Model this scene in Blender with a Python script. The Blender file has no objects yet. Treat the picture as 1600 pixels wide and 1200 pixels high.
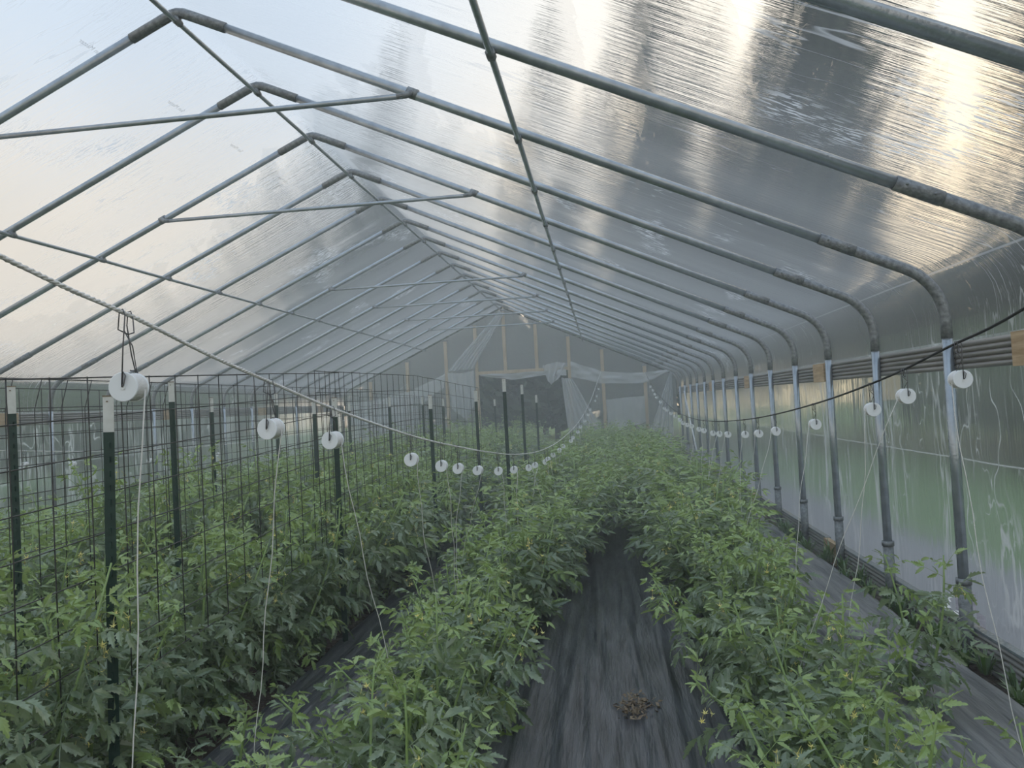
import bpy, bmesh, math, random
import numpy as np
from mathutils import Vector, Matrix, noise as mnoise

S = bpy.context.scene
C = S.collection
PI = math.pi
EYE = 1.65
rnd = random.Random(11)

# ------------------------------------------------------------------ camera
def make_camera():
    yaw, pitch, roll = math.radians(6.58), math.radians(1.547), math.radians(3.05)
    cy, sy, cp, sp = math.cos(yaw), math.sin(yaw), math.cos(pitch), math.sin(pitch)
    F = Vector((-sy*cp, cy*cp, sp)); R = Vector((cy, sy, 0)); U = R.cross(F)
    ix = math.cos(roll)*R - math.sin(roll)*U
    iy = -math.sin(roll)*R - math.cos(roll)*U          # image down
    cam = bpy.data.cameras.new('camera'); o = bpy.data.objects.new('camera', cam); C.objects.link(o)
    up = -iy; bk = -F
    o.matrix_world = Matrix(((ix.x, up.x, bk.x, 0), (ix.y, up.y, bk.y, 0), (ix.z, up.z, bk.z, EYE), (0, 0, 0, 1)))
    cam.sensor_width = 36; cam.sensor_fit = 'HORIZONTAL'; cam.lens = 27.0
    cam.clip_start = 0.05; cam.clip_end = 400
    S.camera = o
make_camera()

# ------------------------------------------------------------------ world: evening sky, warm low light over the trees
def make_world():
    w = bpy.data.worlds.new('evening_sky'); S.world = w; w.use_nodes = True
    nt = w.node_tree; n = nt.nodes; l = nt.links; n.clear()
    out = n.new('ShaderNodeOutputWorld'); bg = n.new('ShaderNodeBackground')
    tc = n.new('ShaderNodeTexCoord'); sep = n.new('ShaderNodeSeparateXYZ')
    l.new(tc.outputs['Generated'], sep.inputs[0])
    ramp = n.new('ShaderNodeValToRGB'); ramp.color_ramp.interpolation = 'EASE'
    e = ramp.color_ramp.elements
    e[0].position = 0.0; e[0].color = (0.92, 0.78, 0.62, 1)
    e[1].position = 1.0; e[1].color = (0.62, 0.77, 0.97, 1)
    k = e.new(0.28); k.color = (0.92, 0.83, 0.71, 1)
    k = e.new(0.48); k.color = (0.70, 0.80, 0.92, 1)
    l.new(sep.outputs['Z'], ramp.inputs[0])
    # warm lobe round the low sun behind the trees
    sun = Vector((0.44, 0.84, 0.38)).normalized()
    dot = n.new('ShaderNodeVectorMath'); dot.operation = 'DOT_PRODUCT'
    l.new(tc.outputs['Generated'], dot.inputs[0]); dot.inputs[1].default_value = sun
    mr = n.new('ShaderNodeMapRange'); mr.inputs['From Min'].default_value = 0.74; mr.inputs['From Max'].default_value = 1.0
    mr.interpolation_type = 'SMOOTHSTEP'
    l.new(dot.outputs['Value'], mr.inputs['Value'])
    mix = n.new('ShaderNodeMix'); mix.data_type = 'RGBA'; mix.blend_type = 'ADD'
    l.new(mr.outputs[0], mix.inputs['Factor']); l.new(ramp.outputs[0], mix.inputs[6]); mix.inputs[7].default_value = (0.68, 0.44, 0.12, 1)
    # soft thin cloud
    cl = n.new('ShaderNodeTexNoise'); cl.inputs['Scale'].default_value = 2.4; cl.inputs['Detail'].default_value = 4
    l.new(tc.outputs['Generated'], cl.inputs['Vector'])
    cm = n.new('ShaderNodeMapRange'); cm.inputs['From Min'].default_value = 0.3; cm.inputs['From Max'].default_value = 0.7
    cm.inputs['To Min'].default_value = 0.88; cm.inputs['To Max'].default_value = 1.1
    l.new(cl.outputs[0], cm.inputs['Value'])
    mul = n.new('ShaderNodeVectorMath'); mul.operation = 'SCALE'
    l.new(mix.outputs[2], mul.inputs[0]); l.new(cm.outputs[0], mul.inputs['Scale'])
    l.new(mul.outputs[0], bg.inputs['Color']); bg.inputs['Strength'].default_value = 1.0
    l.new(bg.outputs[0], out.inputs['Surface'])
make_world()
S.view_settings.view_transform = 'Standard'; S.view_settings.look = 'None'
S.view_settings.exposure = 0.15; S.view_settings.gamma = 1.0; S.view_settings.use_curve_mapping = False
cy_ = S.cycles
cy_.max_bounces = 9; cy_.diffuse_bounces = 4; cy_.glossy_bounces = 2; cy_.transmission_bounces = 5
cy_.transparent_max_bounces = 10; cy_.volume_bounces = 3; cy_.caustics_reflective = False

# ------------------------------------------------------------------ helpers
def tag(o, label=None, cat=None, group=None, kind=None):
    if label: o['label'] = label
    if cat: o['category'] = cat
    if group: o['group'] = group
    if kind: o['kind'] = kind
    return o

def empty(name, loc=(0, 0, 0), parent=None):
    o = bpy.data.objects.new(name, None); C.objects.link(o); o.location = loc; o.empty_display_size = 0.1
    if parent: o.parent = parent
    return o

class MB:
    def __init__(self): self.v = []; self.f = []
    def add(self, vs, fs):
        b = len(self.v); self.v.extend(vs); self.f.extend([tuple(i+b for i in f) for f in fs]); return self
    def tube(self, pts, r, n=8, cap=True):
        pts = [Vector(p) for p in pts]
        rs = r if isinstance(r, (list, tuple)) else [r]*len(pts)
        t0 = (pts[1]-pts[0]).normalized()
        a = t0.orthogonal().normalized(); vs = []; fs = []
        for i, p in enumerate(pts):
            if i == 0: t = pts[1]-pts[0]
            elif i == len(pts)-1: t = pts[-1]-pts[-2]
            else: t = (pts[i+1]-pts[i]).normalized() + (pts[i]-pts[i-1]).normalized()
            t = t.normalized() if t.length > 1e-9 else t0
            a = a - t*a.dot(t)
            a = a.normalized() if a.length > 1e-6 else t.orthogonal().normalized()
            b = t.cross(a)
            for k in range(n):
                an = 2*PI*k/n
                vs.append(tuple(p + rs[i]*(math.cos(an)*a + math.sin(an)*b)))
        for i in range(len(pts)-1):
            for k in range(n):
                fs.append((i*n+k, i*n+(k+1) % n, (i+1)*n+(k+1) % n, (i+1)*n+k))
        if cap:
            fs.append(tuple(reversed(range(n)))); m = (len(pts)-1)*n; fs.append(tuple(m+k for k in range(n)))
        return self.add(vs, fs)
    def box(self, c, s, rot=None):
        x, y, z = s[0]/2, s[1]/2, s[2]/2
        vs = [Vector(q) for q in ((-x,-y,-z),(x,-y,-z),(x,y,-z),(-x,y,-z),(-x,-y,z),(x,-y,z),(x,y,z),(-x,y,z))]
        if rot is not None: vs = [rot @ v for v in vs]
        vs = [tuple(v+Vector(c)) for v in vs]
        return self.add(vs, [(0,3,2,1),(4,5,6,7),(0,1,5,4),(1,2,6,5),(2,3,7,6),(3,0,4,7)])
    def lathe(self, prof, axis_o, axis, n=20):
        """prof: list of (along, radius)"""
        ax = Vector(axis).normalized(); a = ax.orthogonal().normalized(); b = ax.cross(a); o = Vector(axis_o)
        vs = []; fs = []
        for (h, r) in prof:
            for k in range(n):
                an = 2*PI*k/n; vs.append(tuple(o + ax*h + r*(math.cos(an)*a+math.sin(an)*b)))
        for i in range(len(prof)-1):
            for k in range(n):
                fs.append((i*n+k, i*n+(k+1) % n, (i+1)*n+(k+1) % n, (i+1)*n+k))
        return self.add(vs, fs)
    def grid(self, nu, nv, fn, skip=None):
        vs = [tuple(fn(i, j)) for i in range(nu) for j in range(nv)]
        fs = [(i*nv+j, i*nv+j+1, (i+1)*nv+j+1, (i+1)*nv+j) for i in range(nu-1) for j in range(nv-1) if not (skip and skip(i, j))]
        return self.add(vs, fs)
    def mesh(self, name, mat=None, smooth=True):
        me = bpy.data.meshes.new(name); me.from_pydata(self.v, [], self.f)
        if mat: me.materials.append(mat)
        if smooth and len(me.polygons): me.polygons.foreach_set('use_smooth', [True]*len(me.polygons))
        me.update(); return me
    def build(self, name, mat, parent=None, smooth=True):
        return put(name, self.mesh(name, mat, smooth), parent)

def put(name, me, parent=None, mat4=None):
    o = bpy.data.objects.new(name, me); C.objects.link(o)
    if parent: o.parent = parent
    if mat4 is not None: o.matrix_local = mat4
    return o

def ordw(i):
    if i < 20: return ORD[i]
    t = {2: 'twenty', 3: 'thirty', 4: 'forty'}[(i+1)//10]; u = (i+1) % 10
    return {2: 'twentieth', 3: 'thirtieth', 4: 'fortieth'}[(i+1)//10] if u == 0 else t+'-'+ORD[u-1]
ORD = ['first', 'second', 'third', 'fourth', 'fifth', 'sixth', 'seventh', 'eighth', 'ninth', 'tenth', 'eleventh', 'twelfth', 'thirteenth',
       'fourteenth', 'fifteenth', 'sixteenth', 'seventeenth', 'eighteenth', 'nineteenth', 'twentieth', 'twenty-first', 'twenty-second',
       'twenty-third', 'twenty-fourth', 'twenty-fifth', 'twenty-sixth', 'twenty-seventh', 'twenty-eighth']

# ------------------------------------------------------------------ materials
def newmat(name):
    m = bpy.data.materials.new(name); m.use_nodes = True
    nt = m.node_tree; nt.nodes.clear()
    out = nt.nodes.new('ShaderNodeOutputMaterial')
    return m, nt.nodes, nt.links, out

def noise_fac(n, l, scale, detail=3, stretch=(1, 1, 1), coord='Object', lo=0.3, hi=0.7, tlo=0, thi=1):
    tc = n.new('ShaderNodeTexCoord'); mp = n.new('ShaderNodeMapping'); mp.inputs['Scale'].default_value = stretch
    nz = n.new('ShaderNodeTexNoise'); nz.inputs['Scale'].default_value = scale; nz.inputs['Detail'].default_value = detail
    l.new(tc.outputs[coord], mp.inputs['Vector']); l.new(mp.outputs[0], nz.inputs['Vector'])
    mr = n.new('ShaderNodeMapRange'); mr.inputs['From Min'].default_value = lo; mr.inputs['From Max'].default_value = hi
    mr.inputs['To Min'].default_value = tlo; mr.inputs['To Max'].default_value = thi
    l.new(nz.outputs[0], mr.inputs['Value'])
    return mr.outputs[0]

def mix_col(n, l, fac, a, b):
    mx = n.new('ShaderNodeMix'); mx.data_type = 'RGBA'
    l.new(fac, mx.inputs['Factor'])
    for i, c in ((6, a), (7, b)):
        if isinstance(c, tuple): mx.inputs[i].default_value = (*c, 1)
        else: l.new(c, mx.inputs[i])
    return mx.outputs[2]

def pbr(name, ca, cb, scale=8, rough=0.5, metal=0.0, stretch=(1, 1, 1), bump=0.0, bscale=None, spec=0.5, coord='Object', detail=4):
    m, n, l, out = newmat(name)
    p = n.new('ShaderNodeBsdfPrincipled')
    f = noise_fac(n, l, scale, detail, stretch, coord)
    l.new(mix_col(n, l, f, ca, cb), p.inputs['Base Color'])
    p.inputs['Roughness'].default_value = rough; p.inputs['Metallic'].default_value = metal
    p.inputs['Specular IOR Level'].default_value = spec
    if bump:
        b = n.new('ShaderNodeBump'); b.inputs['Strength'].default_value = 1.0; b.inputs['Distance'].default_value = bump
        l.new(noise_fac(n, l, bscale or scale*3, 4, stretch, coord), b.inputs['Height']); l.new(b.outputs[0], p.inputs['Normal'])
    l.new(p.outputs[0], out.inputs['Surface'])
    return m

M = {}
M['steel'] = pbr('galvanised_steel', (0.33, 0.37, 0.41), (0.46, 0.51, 0.55), 14, 0.24, 0.6, bump=0.0006, bscale=60)
M['old_steel'] = pbr('weathered_steel', (0.15, 0.16, 0.17), (0.31, 0.33, 0.34), 40, 0.5, 0.4, bump=0.0012, bscale=90)
M['rib'] = pbr('ribbed_grey_board', (0.20, 0.195, 0.185), (0.33, 0.31, 0.29), 6, 0.5, 0.0, (1, 0.3, 4))
M['post_green'] = pbr('post_green_paint', (0.006, 0.030, 0.022), (0.010, 0.045, 0.032), 20, 0.45)
M['post_white'] = pbr('post_white_paint', (0.62, 0.62, 0.58), (0.74, 0.75, 0.72), 25, 0.5)
M['rust'] = pbr('rusty_edge', (0.12, 0.07, 0.04), (0.30, 0.22, 0.14), 60, 0.8)
M['wire'] = pbr('dark_wire', (0.05, 0.052, 0.055), (0.11, 0.106, 0.10), 30, 0.5, 0.5)
M['hook'] = pbr('hook_wire', (0.10, 0.10, 0.105), (0.16, 0.16, 0.165), 30, 0.4, 0.7)
M['spool'] = pbr('white_spool_plastic', (0.86, 0.90, 0.94), (0.90, 0.93, 0.96), 12, 0.4)
M['twine'] = pbr('white_twine', (0.84, 0.83, 0.81), (0.92, 0.91, 0.89), 90, 0.7, bump=0.0008, bscale=300)
M['rope'] = pbr('white_rope', (0.78, 0.76, 0.74), (0.92, 0.91, 0.89), 60, 0.8, bump=0.0012, bscale=200)
M['black_cord'] = pbr('black_cord', (0.012, 0.012, 0.013), (0.03, 0.03, 0.032), 60, 0.6)
M['wood'] = pbr('pale_timber', (0.46, 0.36, 0.24), (0.60, 0.49, 0.35), 3, 0.7, 0, (8, 8, 0.6), bump=0.001, bscale=6)
M['block'] = pbr('pine_block', (0.40, 0.27, 0.15), (0.62, 0.46, 0.29), 5, 0.7, 0, (3, 0.8, 9), bump=0.001, bscale=8)
M['soil'] = pbr('brown_soil', (0.045, 0.032, 0.024), (0.13, 0.095, 0.07), 9, 0.95, bump=0.02, bscale=25)
M['mat'] = pbr('black_plastic_sheet', (0.032, 0.034, 0.039), (0.12, 0.123, 0.13), 3, 0.30, 0, (7, 0.8, 1), bump=0.003, bscale=9)
M['mat_old'] = pbr('dusty_plastic_sheet', (0.10, 0.103, 0.11), (0.30, 0.29, 0.28), 3, 0.45, 0, (8, 0.5, 1), bump=0.004, bscale=9)
M['lawn'] = pbr('mown_lawn', (0.21, 0.33, 0.12), (0.28, 0.42, 0.17), 2.5, 0.9, bump=0.03, bscale=40)
M['gravel'] = pbr('mauve_ground_cloth', (0.24, 0.22, 0.235), (0.38, 0.355, 0.375), 6, 0.8, bump=0.01, bscale=30)
M['litter'] = pbr('dry_leaf', (0.12, 0.08, 0.045), (0.34, 0.26, 0.17), 30, 0.8)
M['bark'] = pbr('tree_bark', (0.05, 0.04, 0.032), (0.10, 0.085, 0.07), 6, 0.9, 0, (6, 6, 1))
M['print'] = pbr('grey_print', (0.16, 0.20, 0.28), (0.22, 0.26, 0.33), 30, 0.7)
def printmat():
    m, n, l, out = newmat('faint_print')
    a = n.new('ShaderNodeBsdfDiffuse'); a.inputs['Color'].default_value = (0.16, 0.20, 0.30, 1)
    b = n.new('ShaderNodeBsdfTransparent'); x = n.new('ShaderNodeMixShader'); x.inputs[0].default_value = 0.45
    l.new(b.outputs[0], x.inputs[1]); l.new(a.outputs[0], x.inputs[2]); l.new(x.outputs[0], out.inputs['Surface']); return m
M['print'] = printmat()
M['straw'] = pbr('dry_grass', (0.22, 0.17, 0.09), (0.36, 0.30, 0.17), 10, 0.9)

def leafmat(name, ca, cb, tr, trf=0.24, rough=0.26, spec=0.9, sheen=0.22):
    m, n, l, out = newmat(name)
    p = n.new('ShaderNodeBsdfPrincipled'); p.inputs['Roughness'].default_value = rough; p.inputs['Specular IOR Level'].default_value = spec
    p.inputs['Sheen Weight'].default_value = sheen; p.inputs['Sheen Roughness'].default_value = 0.4
    oi = n.new('ShaderNodeObjectInfo'); geo = n.new('ShaderNodeNewGeometry')
    f = noise_fac(n, l, 5.0, 3, (1, 1, 1), 'Object', 0.35, 0.65)
    ad = n.new('ShaderNodeMath'); ad.operation = 'MULTIPLY_ADD'; ad.inputs[1].default_value = 0.55
    ad2 = n.new('ShaderNodeMath'); ad2.operation = 'MULTIPLY'; ad2.inputs[1].default_value = 0.45
    l.new(oi.outputs['Random'], ad2.inputs[0]); l.new(f, ad.inputs[0]); l.new(ad2.outputs[0], ad.inputs[2])
    col = mix_col(n, l, ad.outputs[0], ca, cb)
    under = tuple(0.5*c+0.5*d for c, d in zip(cb, (0.15, 0.19, 0.14)))
    col = mix_col(n, l, geo.outputs['Backfacing'], col, under)
    l.new(col, p.inputs['Base Color'])
    t = n.new('ShaderNodeBsdfTranslucent'); t.inputs['Color'].default_value = (*tr, 1)
    mx = n.new('ShaderNodeMixShader'); mx.inputs[0].default_value = trf
    l.new(p.outputs[0], mx.inputs[1]); l.new(t.outputs[0], mx.inputs[2]); l.new(mx.outputs[0], out.inputs['Surface'])
    return m
M['leaf'] = leafmat('tomato_leaf', (0.085, 0.140, 0.070), (0.37, 0.45, 0.29), (0.38, 0.52, 0.20))
M['shoot'] = leafmat('young_tomato_leaf', (0.22, 0.33, 0.09), (0.38, 0.50, 0.18), (0.46, 0.62, 0.16))
M['stem'] = pbr('tomato_stem', (0.22, 0.33, 0.10), (0.32, 0.44, 0.17), 12, 0.5)
M['flower'] = pbr('yellow_petal', (0.85, 0.74, 0.20), (0.92, 0.84, 0.36), 20, 0.6)
M['fruit'] = pbr('green_tomato', (0.22, 0.34, 0.10), (0.32, 0.44, 0.17), 12, 0.3)
M['weed'] = leafmat('weed_leaf', (0.06, 0.14, 0.035), (0.12, 0.22, 0.06), (0.18, 0.32, 0.05))
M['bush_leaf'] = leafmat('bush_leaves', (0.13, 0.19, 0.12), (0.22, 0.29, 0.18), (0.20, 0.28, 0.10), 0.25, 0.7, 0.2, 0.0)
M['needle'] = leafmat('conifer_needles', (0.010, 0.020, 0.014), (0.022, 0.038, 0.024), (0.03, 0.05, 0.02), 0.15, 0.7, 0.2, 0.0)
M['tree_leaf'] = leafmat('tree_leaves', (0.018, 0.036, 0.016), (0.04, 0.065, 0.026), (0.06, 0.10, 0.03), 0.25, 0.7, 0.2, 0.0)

def film(name, ridged=(2.0, 34.0, 2.0), bump=0.006, veil=0.22, clear=0.12, rough=0.12, marks=None, crease=None, fold_tones=None, diff=0.25, edge=2.2, crease_w=0.8, tint=(0.95, 0.965, 0.975)):
    """thin greenhouse plastic: clear-ish, finely ridged so what is behind smears, plus a milky part"""
    m, n, l, out = newmat(name)
    rf = n.new('ShaderNodeBsdfRefraction'); rf.inputs['IOR'].default_value = 1.045; rf.inputs['Roughness'].default_value = rough
    rf.inputs['Color'].default_value = (*tint, 1)
    b = n.new('ShaderNodeBump'); b.inputs['Strength'].default_value = 1.0; b.inputs['Distance'].default_value = bump
    h1 = noise_fac(n, l, 1.0, 4, ridged, 'Object', 0.2, 0.8); h2 = noise_fac(n, l, 3.1, 3, ridged, 'Object', 0.2, 0.8)
    hs = n.new('ShaderNodeMath'); hs.operation = 'MULTIPLY_ADD'; hs.inputs[1].default_value = 0.4
    l.new(h2, hs.inputs[0]); l.new(h1, hs.inputs[2]); l.new(hs.outputs[0], b.inputs['Height'])
    l.new(b.outputs[0], rf.inputs['Normal'])
    tp = n.new('ShaderNodeBsdfTransparent'); tp.inputs['Color'].default_value = (*tint, 1)
    m1 = n.new('ShaderNodeMixShader'); m1.inputs[0].default_value = clear
    l.new(rf.outputs[0], m1.inputs[1]); l.new(tp.outputs[0], m1.inputs[2])
    tl = n.new('ShaderNodeBsdfTranslucent'); tl.inputs['Color'].default_value = (0.90, 0.93, 0.96, 1)
    df = n.new('ShaderNodeBsdfDiffuse'); df.inputs['Color'].default_value = (0.80, 0.84, 0.88, 1)
    m0 = n.new('ShaderNodeMixShader'); m0.inputs[0].default_value = diff
    l.new(tl.outputs[0], m0.inputs[1]); l.new(df.outputs[0], m0.inputs[2])
    fac = None
    def amax(a, b_):
        if a is None: return b_
        q = n.new('ShaderNodeMath'); q.operation = 'MAXIMUM'; l.new(a, q.inputs[0]); l.new(b_, q.inputs[1]); return q.outputs[0]
    if marks:      # droplet runs and scuffs: broken whitish dashes inside larger patches
        patch = noise_fac(n, l, 1.0, 2, marks[0], 'Object', 0.58, 0.68)
        dash = noise_fac(n, l, 1.0, 3, marks[1], 'Object', 0.53, 0.57)
        q = n.new('ShaderNodeMath'); q.operation = 'MULTIPLY'; l.new(patch, q.inputs[0]); l.new(dash, q.inputs[1])
        q2 = n.new('ShaderNodeMath'); q2.operation = 'MULTIPLY'; q2.inputs[1].default_value = 0.85; l.new(q.outputs[0], q2.inputs[0])
        fac = amax(fac, q2.outputs[0])
    if fold_tones:      # milky crease streaks; they also paint in pleat shading and fold glints
        for st in fold_tones:
            nz = noise_fac(n, l, 1.0, 2, st[0], 'Object', 0.0, 1.0)
            s1 = n.new('ShaderNodeMath'); s1.operation = 'SUBTRACT'; s1.inputs[1].default_value = 0.5; l.new(nz, s1.inputs[0])
            s2 = n.new('ShaderNodeMath'); s2.operation = 'ABSOLUTE'; l.new(s1.outputs[0], s2.inputs[0])
            mr = n.new('ShaderNodeMapRange'); mr.inputs['From Min'].default_value = 0.0; mr.inputs['From Max'].default_value = st[1]
            mr.inputs['To Min'].default_value = st[2]; mr.inputs['To Max'].default_value = 0.0; l.new(s2.outputs[0], mr.inputs['Value'])
            ms = noise_fac(n, l, 1.0, 2, st[3], 'Object', 0.42, 0.58)
            q = n.new('ShaderNodeMath'); q.operation = 'MULTIPLY'; l.new(mr.outputs[0], q.inputs[0]); l.new(ms, q.inputs[1])
            fac = amax(fac, q.outputs[0])
    if crease is not None:
        tc = n.new('ShaderNodeTexCoord'); sp = n.new('ShaderNodeSeparateXYZ'); l.new(tc.outputs['Object'], sp.inputs[0])
        s1 = n.new('ShaderNodeMath'); s1.operation = 'SUBTRACT'; s1.inputs[1].default_value = crease; l.new(sp.outputs['Z'], s1.inputs[0])
        s2 = n.new('ShaderNodeMath'); s2.operation = 'ABSOLUTE'; l.new(s1.outputs[0], s2.inputs[0])
        mr = n.new('ShaderNodeMapRange'); mr.inputs['From Min'].default_value = 0.003; mr.inputs['From Max'].default_value = 0.008
        mr.inputs['To Min'].default_value = crease_w; mr.inputs['To Max'].default_value = 0.0; l.new(s2.outputs[0], mr.inputs['Value'])
        fac = amax(fac, mr.outputs[0])
    mx = n.new('ShaderNodeMixShader')
    # the milky part counts for more where the sheet is seen edge-on (longer way through it)
    lw = n.new('ShaderNodeLayerWeight'); lw.inputs['Blend'].default_value = 0.5
    vm = n.new('ShaderNodeMapRange'); vm.inputs['From Min'].default_value = 0.45; vm.inputs['From Max'].default_value = 0.9
    vm.inputs['To Min'].default_value = veil; vm.inputs['To Max'].default_value = min(0.9, veil*edge); l.new(lw.outputs['Facing'], vm.inputs['Value'])
    fac = amax(fac, vm.outputs[0]); l.new(fac, mx.inputs[0])
    l.new(m1.outputs[0], mx.inputs[1]); l.new(m0.outputs[0], mx.inputs[2])
    gl = n.new('ShaderNodeBsdfGlossy'); gl.inputs['Roughness'].default_value = 0.25; l.new(b.outputs[0], gl.inputs['Normal'])
    m2 = n.new('ShaderNodeMixShader'); m2.inputs[0].default_value = 0.04
    l.new(mx.outputs[0], m2.inputs[1]); l.new(gl.outputs[0], m2.inputs[2])
    l.new(m2.outputs[0], out.inputs['Surface'])
    return m
M['film_roof'] = film('roof_film', (2.2, 36.0, 2.2), 0.016, 0.11, 0.10, 0.20, edge=3.8, crease=2.30, crease_w=0.42, fold_tones=[((1.0, 8.0, 1.0), 0.02, 0.55, (0.7, 0.8, 0.7)), ((1.6, 22.0, 1.6), 0.03, 0.35, (0.9, 1.3, 0.9))], marks=((1.1, 0.75, 1.1), (13.0, 70.0, 13.0)))  # milky streaks put the grey shading of the pleats into the sheet
M['film_side'] = film('side_film', (3.0, 16.0, 1.5), 0.020, 0.20, 0.12, 0.32, edge=2.0, crease=1.17, marks=((1.0, 1.2, 0.5), (20.0, 30.0, 5.0)),
                      fold_tones=[((1, 4.6, 0.35), 0.03, 1.0, (1, 1.6, 0.9)), ((1, 9.0, 0.9), 0.045, 0.9, (1, 2.0, 1.2)), ((1, 2.4, 1.2), 0.012, 1.0, (1, 1.3, 1.2)), ((1, 5.0, 2.6), 0.010, 0.9, (1, 1.0, 1.0))], tint=(0.86, 0.93, 0.92))  # crease marks, whitened to paint in the glints along the folds
M['film_end'] = film('end_film', (6.0, 2.0, 6.0), 0.012, 0.46, 0.08, 0.35, fold_tones=[((2.2, 1, 0.7), 0.014, 0.6, (1.2, 1, 0.6))])
M['film_drape'] = film('loose_film', (5.0, 5.0, 1.0), 0.004, 0.72, 0.25, 0.2, diff=0.6, edge=1.2, fold_tones=[((6.0, 2, 1.2), 0.03, 0.8, (2, 1, 1.2))])

# ------------------------------------------------------------------ mist inside the tunnel
Y0, Y1 = -2.4, 21.96           # tunnel from behind the camera to the stud wall
XR, XL, RX = 2.08, -7.52, -2.72
ZR, ZH = EYE+2.80, EYE+0.55    # ridge, and height where the bend starts to be vertical
SL = 0.459                     # rafter slope
def half_profile(off, n_arc=7):
    """right half of an arch measured from the ridge: list of (dx, z); dx from 0 to 4.8; off = offset outwards"""
    W = 4.80; R = 0.36
    th = math.atan(SL)
    zc_line = lambda dx: ZR - SL*dx
    # arc tangent to rafter line and to the vertical dx=W
    cx = W - R
    cz = zc_line(cx) - R/math.cos(th)
    pts = [(0.10, zc_line(0.10))]
    pts[0] = (0.0, ZR-0.012)
    arc = []
    for i in range(n_arc):
        a = (PI/2-th)*(1-i/(n_arc-1))
        arc.append((cx+R*math.cos(a), cz+R*math.sin(a), a))
    res = [(0.0, ZR+off*1.05), (0.12, zc_line(0.12)+off/math.cos(th))]
    xs, zs = arc[0][0], arc[0][1]
    for k in range(1, 15):
        d = 0.12+(xs-0.12)*k/15
        res.append((d, zc_line(d)+off/math.cos(th)))
    for (x, z, a) in arc: res.append((x+off*math.cos(a), z+off*math.sin(a)))
    return res
PROF = half_profile(0.0)
def roof_z(x):
    d = abs(x-RX)
    return ZR - SL*d

def haze(ya, density, inset, label):
    m, n, l, out = newmat('mist')
    vs = n.new('ShaderNodeVolumeScatter'); vs.inputs['Density'].default_value = density; vs.inputs['Color'].default_value = (0.95, 0.98, 1.0, 1)
    vs.inputs['Anisotropy'].default_value = 0.2
    l.new(vs.outputs[0], out.inputs['Volume'])
    m.cycles.homogeneous_volume = True
    prof = [(RX+d, z-inset) for d, z in PROF if d < 4.6]
    ring = [(XR-inset, 0.03+inset*0.3), (XR-inset, 1.9)] + list(reversed(prof)) + [(2*RX-x, z) for x, z in prof[1:]] + [(XL+inset, 1.9), (XL+inset, 0.03+inset*0.3)]
    mb = MB(); k = len(ring)
    vs_ = [(x, ya, z) for x, z in ring] + [(x, Y1-0.04-inset, z) for x, z in ring]
    fs = [(i, (i+1) % k, k+(i+1) % k, k+i) for i in range(k)] + [tuple(reversed(range(k))), tuple(k+i for i in range(k))]
    mb.add(vs_, fs)
    o = mb.build('mist', m, smooth=False)
    bm = bmesh.new(); bm.from_mesh(o.data); bmesh.ops.recalc_face_normals(bm, faces=bm.faces); bm.to_mesh(o.data); bm.free()
    tag(o, label, 'mist', kind='stuff')
haze(Y0+0.05, 0.007, 0.06, 'thin pale mist hanging over the crop through the whole tunnel')
haze(5.0, 0.017, 0.12, 'thicker pale mist gathered towards the stud end wall')

# ------------------------------------------------------------------ setting: ground, film, boards
def struct(o): o['kind'] = 'structure'; return o

def fbm(x, y, z=0.0): return mnoise.noise(Vector((x, y, z)))
mb = MB(); mb.grid(121, 61, lambda i, j: (-7.7+10.0*j/60, Y0+(Y1+0.3-Y0)*i/120, 0.02*fbm((-7.7+10.0*j/60)*2.2, i*0.4) - 0.02))
mb.f = [tuple(reversed(f)) for f in mb.f]
struct(mb.build('floor', M['soil']))
mb = MB(); mb.add([(-70, -30, -0.06), (60, -30, -0.06), (60, 90, -0.06), (-70, 90, -0.06)], [(0, 1, 2, 3)])
tag(struct(mb.build('ground', M['lawn'])), 'green lawn outside the tunnel')
mb = MB()
mb.grid(41, 7, lambda i, j: (2.25+1.5*j/6, -2+26*i/40, -0.04+0.02*fbm(j*0.7, i*0.5)))
mb.f = [tuple(reversed(f)) for f in mb.f]
struct(mb.build('path', M['gravel'])); 

def ceiling():
    prof = half_profile(0.042)
    prof = prof + [(4.842, 1.97), (4.842, 1.92), (4.842, 1.86)]
    full = [(RX+d, z) for d, z in reversed(prof)] + [(RX-d, z) for d, z in prof[1:]]
    # refine
    fine = []
    for a, b in zip(full[:-1], full[1:]):
        ln = math.hypot(a[0]-b[0], a[1]-b[1]); k = max(1, int(ln/0.16))
        for q in range(k): fine.append((a[0]+(b[0]-a[0])*q/k, a[1]+(b[1]-a[1])*q/k))
    fine.append(full[-1])
    nY = int((Y1-Y0)/0.1)+1
    def fn(i, j):
        x, z = fine[j]; y = Y0+(Y1-Y0)*i/(nY-1)
        ph = (y/1.22) % 1.0
        sag = 0.018*math.sin(PI*ph)**2
        d = abs(x-RX)
        edge = min(1.0, d/0.5)*min(1.0, abs(4.9-d)/0.5)
        w = 0.006*fbm(x*0.9, y*6.0, 1.7)*edge
        # pleats fanning off the ridge
        w += 0.004*math.sin(y*2*PI/0.085 + 3*fbm(y*2, x*2, 4.0))*math.exp(-((d-0.45)/0.35)**2)*max(0, fbm(y*0.8, 2.0, x*0.3)+0.25)
        dz = -(sag*edge) + w
        return (x, y, z+dz)
    mb = MB(); mb.grid(nY, len(fine), fn)
    o = struct(mb.build('ceiling', M['film_roof'])); 
    return o
CEIL = ceiling()
# normals of thin sheets have to look inwards
def face_inwards(o, p):
    me = o.data; q = me.polygons[len(me.polygons)//2]
    if (Vector(p)-q.center).dot(q.normal) < 0: me.flip_normals()
face_inwards(CEIL, (RX, 10, 1))

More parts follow.
